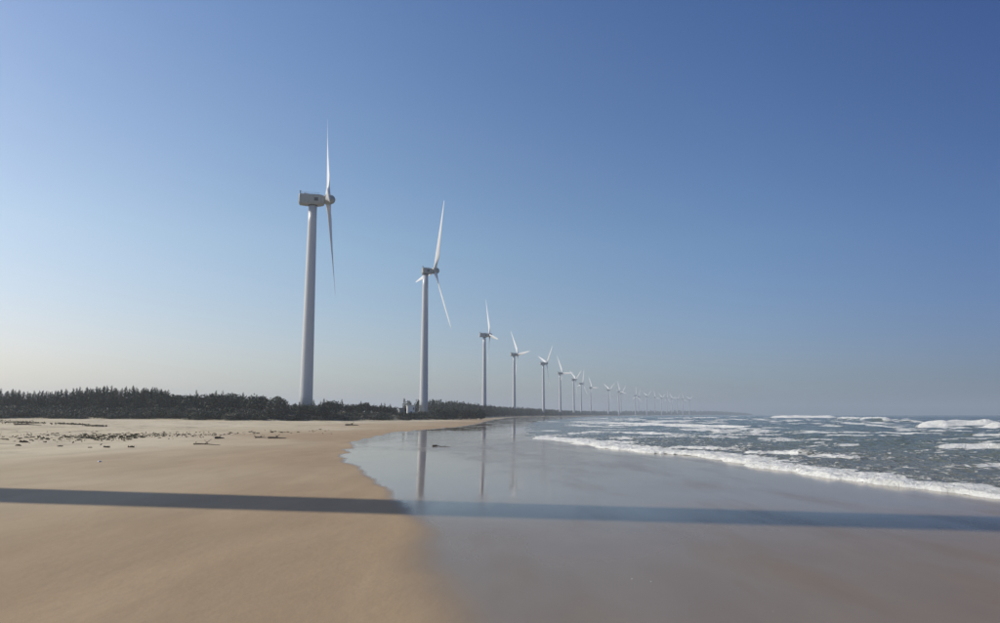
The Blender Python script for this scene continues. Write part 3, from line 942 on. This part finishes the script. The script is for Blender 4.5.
def far_wood():
    rs = np.random.RandomState(8)
    Ds = 330 * (4700 / 330) ** (rs.rand(5200) ** .85)
    Vs, n = [], 0
    P = []; SZ = []
    lin = dune_line
    xd = np.interp(Ds, lin[6:, 1], lin[6:, 0])
    off = 6 + rs.rand(len(Ds)) ** 1.5 * (22 + Ds * .045)
    X = xd - off
    near = np.array([all((x - a) ** 2 + (y - b) ** 2 > 16 for a, b in TPOS) for x, y in zip(X, Ds)])
    near &= ~((Ds < 420) & ((X / Ds * F + 500) < 482))
    X, Ds, off = X[near], Ds[near], off[near]
    Z = ground(X, Ds)
    Pl, Sl = [], []
    for x, y, z, o in zip(X, Ds, Z, off):
        sc = 1 + max(0, y - 900) / 1400
        H = (2.6 + 3.6 * min(1, o / 22)) * (.65 + .7 * rs.rand()) * (1.0 if y < 2500 else 1.25)
        m = 46
        t = rs.rand(m)
        R = (1.5 * sc) * (1 - t) ** .5 + .2
        a = rs.rand(m) * 6.283; q = rs.rand(m) ** .5
        Pl.append(np.stack([x + np.cos(a) * R * q, y + np.sin(a) * R * q, z + t * H], 1)); Sl.append(np.full(m, .75 * sc))
    P = np.concatenate(Pl); Sz = np.concatenate(Sl)
    n = len(P)
    d = rs.randn(n, 3) * .5 + [0, 0, .7]; d /= np.linalg.norm(d, axis=1)[:, None]
    e = np.cross(d, rs.randn(n, 3)); e /= np.linalg.norm(e, axis=1)[:, None]
    s = (Sz * (.6 + .8 * rs.rand(n)))[:, None]
    V = np.stack([P - d * s * .6 + e * s * .3, P - d * s * .6 - e * s * .3, P + d * s * .8], 1).reshape(-1, 3)
    tag(mobj('coastal_wood', np_mesh('coastal_wood', V, np.arange(3 * n).reshape(-1, 3), M['needle'])), 'dark coastal wood running along the shore into the haze', None, None, 'stuff')
far_wood()

# ------------------------------------------------------------------ small white cabin beside the second turbine
def cabin(px0, px1, ytop, ybase, d, label, wallmat):
    x0 = (px0 - 500) / F * d; x1 = (px1 - 500) / F * d
    zt = at_d(px0, ytop, d)[2]; w = x1 - x0; 
    zb = gz((x0 + x1) / 2, d) - .1; H = zt - zb
    r = empty('cabin', ((x0 + x1) / 2, d, zb), rad(12))
    tag(r, label, 'cabin')
    bm = bmesh.new(); box(bm, -w / 2, w / 2, 0, 3.2, 0, H - .22, .03); mobj('wall', bm_mesh('wall', bm, wallmat), r)
    bm = bmesh.new(); box(bm, -w / 2 - .25, w / 2 + .25, -.25, 3.45, H - .218, H, .03); mobj('roof', bm_mesh('roof', bm, M['roof'] if wallmat is M['concrete'] else M['white']), r)
    bm = bmesh.new(); box(bm, -w * .12, w * .14, -.05, .06, .1, min(2.1, H - .5), .01); mobj('door', bm_mesh('door', bm, M['roof']), r)
    bm = bmesh.new(); box(bm, w * .25, w * .4, -.04, .05, H * .62, H * .78, .01); mobj('vent', bm_mesh('vent', bm, M['dark']), r)
cabin(408.2, 415.6, 405.0, 411.5, 282, 'small white cabin in the scrub at the foot of the second largest turbine', M['white'])
cabin(400.2, 405.4, 408.0, 412.5, 276, 'low grey concrete cabin left of the white one, half hidden in scrub', M['concrete'])

# ------------------------------------------------------------------ wrack, driftwood, litter on the sand
def clump(seed, s=1.0):
    rs = np.random.RandomState(seed)
    P = np.clip(rs.randn(60, 3), -1.7, 1.7) * [.24, .20, .11]; P[:, 2] = np.abs(P[:, 2]) + .02
    V, F4 = leaf_cloud(P, .30, .15, rs, 1.5)
    return np_mesh('seaweed_clump', V * s, F4, M['weed'])
CL = [clump(200 + i) for i in range(6)]
spots = []
rs = random.Random(11)
for k in range(215):
    px = min(164, max(-10, rs.gauss(112, 34) if k % 3 else rs.uniform(-5, 160)))
    spots.append((px, 436.6 + rs.gauss(0, 1.7) - max(0, px - 120) * .045 + (1.2 if px < 50 else 0), rs.uniform(.16, .42)))
for k in range(40):
    px = rs.uniform(165, 330); spots.append((px, 436.2 - (px - 160) * .034 + rs.gauss(0, .8), rs.uniform(.2, .45)))
for px, py, s in ((107, 447.6, .45), (132, 447.4, .45), (60, 446.5, .3), (24, 442.5, .6), (18, 446, .4), (90, 447.8, .25)): spots.append((px, py, s))
for px, py, s in spots:
    z = .6
    for _ in range(4):
        X, Y = at_z(px, py, z); z = gz(X, Y)
    o = mobj('seaweed_clump', CL[rs.randrange(6)])
    o.location = (X, Y, z - .02); o.rotation_euler = (0, 0, rs.uniform(-.6, .6)); o.scale = (s, s * .8, s)
    wh = ('in the thin left end of the strip' if px < 62 else 'in the dense middle of the strip' if px < 165 else 'strewn thinly below the rounded trees')
    tag(o, 'small clump of dried seaweed on tan sand, ' + wh, 'seaweed', 'seaweed clumps ' + wh)
# litter too fine to count
def fine_wrack(n, rsn):
    px = np.clip(rsn.randn(n) * 70 + 110, -30, 400); py = 436.4 + rsn.randn(n) * 1.9 - np.clip(px - 120, 0, 400) * .034
    out = []
    for a, b in zip(px, py):
        X, Y = at_z(a, min(max(b, 424), 447), .62); out.append((X, Y, 0))
    P = np.array(out); P = P[vn(P[:, 0] / 1.6, P[:, 1] / 2.5, 71) > .5]; P[:, 2] = ground(P[:, 0], P[:, 1]) + .02 + rsn.rand(len(P)) * .10
    return P
scatter(1100, fine_wrack, .16, M['weed'], 'beach_litter', 'fine dark plant litter strewn over the upper beach', np.random.RandomState(12), 1.8, .1)
def creeper(n, rsn):
    t = rsn.rand(n); px = -5 + t * 118; py = 419.8 + t * 1.8 + rsn.randn(n) * .32 * (1.1 - t)
    out = []
    for a, b in zip(px, py):
        z = 1.2
        X, Y = at_z(a, b, 1.5); Y = min(Y, 190); X = (a - 500) / F * Y; out.append((X, Y, 0))
    P = np.array(out); P[:, 2] = ground(P[:, 0], P[:, 1]) + .04 + rsn.rand(n) * .10
    return P[vn(P[:, 0] / 5, P[:, 1] / 3, 73) > .42]
scatter(2200, creeper, .24, M['weed'], 'beach_creeper', 'dark green creeper in a thin line across the upper sand at left', np.random.RandomState(13), 1.6, .2)

def twisted_log(px, py, L, r, label, name='driftwood', rz=.1, seed=1, cat='driftwood', grp=None):
    rsn = random.Random(seed)
    z = .3
    for _ in range(4):
        X, Y = at_z(px, py, z); z = gz(X, Y)
    bm = bmesh.new()
    def limb(p, d, l, r0, n=7):
        prev = None
        for k in range(n):
            t = k / (n - 1); rr = r0 * (1 - .75 * t)
            c = Vector(p) + Vector(d) * l * t + Vector((0, .12 * math.sin(4 * t + seed), .08 * math.sin(3 * t + 1))) * l * .25
            ring = [bm.verts.new(c + Vector((0, math.cos(a * 1.0472), math.sin(a * 1.0472))) * rr) for a in range(6)]
            if prev:
                for a in range(6): bm.faces.new((prev[a], prev[(a + 1) % 6], ring[(a + 1) % 6], ring[a]))
            else: bm.faces.new(ring)
            prev = ring
        bm.faces.new(prev)
    limb((-L / 2, 0, r * .6), (1, 0, 0), L, r)
    limb((-L * .1, 0, r * .7), (.7, .3, .6), L * .32, r * .55, 5)
    limb((L * .05, 0, r * .7), (-.6, -.3, .75), L * .22, r * .5, 5)
    o = mobj(name, bm_mesh(name, bm, M['wood'], True)); o.location = (X, Y, z); o.rotation_euler = (0, 0, rz)
    tag(o, label, cat, grp)
twisted_log(436.0, 446.6, .55, .09, 'dark snag of driftwood on the wet sand, right beside the reflection of the second tower', rz=0, seed=3)
twisted_log(445, 446.9, .8, .03, 'thin driftwood stick on the wet sand trailing right of the dark snag', rz=.05, seed=5)
twisted_log(219.5, 438.8, .8, .14, 'short dark driftwood lump alone on the tan sand left of centre beach', rz=.2, seed=7)
twisted_log(277, 438.6, 1.7, .11, 'long dark driftwood piece on the sand below the nearest tower', rz=.0, seed=9)
twisted_log(261, 438.0, 1.1, .08, 'smaller driftwood piece left of the long dark one on the sand', rz=.3, seed=11)
twisted_log(207, 445.0, 2.0, .06, 'thin low driftwood branch on the bare sand nearest to the viewer', rz=-.1, seed=13)
twisted_log(352, 425.6, 2.6, .2, 'greyish driftwood pile on the upper sand right of the nearest tower', rz=0, seed=15)
twisted_log(28, 424.2, 3.6, .12, 'long brown branch lying on the pale sand at far left above the seaweed', rz=0, seed=17)
twisted_log(208, 420.6, 4.6, .25, 'dark brown fallen branches on pale sand at the dune foot left of the domed bush', rz=0, seed=19)

def shard(px, py, s, label, seed):
    z = 0
    for _ in range(4):
        X, Y = at_z(px, py, z); z = gz(X, Y)
    rsn = random.Random(seed); bm = bmesh.new()
    bmesh.ops.create_icosphere(bm, subdivisions=2, radius=1)
    for v in bm.verts:
        v.co = Vector((v.co.x * s * (1 + rsn.uniform(-.25, .25)), v.co.y * s * .7, max(v.co.z, -.2) * s * .45 * (1 + rsn.uniform(-.3, .3))))
    o = mobj('shell', bm_mesh('shell', bm, M['shell'], True)); o.location = (X, Y, z + s * .06); o.rotation_euler = (0, 0, rsn.random() * 3)
    tag(o, label, 'shell')
shard(99.5, 461.8, .11, 'small bright white shell alone on the tan sand above the shadow at left', 1)
shard(632, 579.0, .010, 'tiny pale shell on the wet sand below the shadow, left of its neighbour', 2)
shard(651, 581.5, .013, 'tiny pale shell on the wet sand, right one of the two near each other', 3)
shard(773, 611.5, .008, 'tiny pale shell alone on the wet sand nearest to the bottom edge', 4)

# ------------------------------------------------------------------ haze: one closed box of pale air
HD = 0.00031
hm = bpy.data.materials.new('haze_air'); hm.use_nodes = True
hn = hm.node_tree.nodes; hn.clear()
ho = hn.new('ShaderNodeOutputMaterial'); pv = hn.new('ShaderNodeVolumePrincipled')
pv.inputs['Color'].default_value = (.74, .80, .86, 1)
pv.inputs['Density'].default_value = HD
pv.inputs['Anisotropy'].default_value = 0.35
hm.node_tree.links.new(pv.outputs[0], ho.inputs['Volume'])
bm = bmesh.new(); box(bm, -5400, 11600, -260, 9400, -24, 118)
haze = mobj('haze', bm_mesh('haze', bm, hm))
tag(haze, 'pale sea haze that fades the far turbines and shore', None, None, 'stuff')
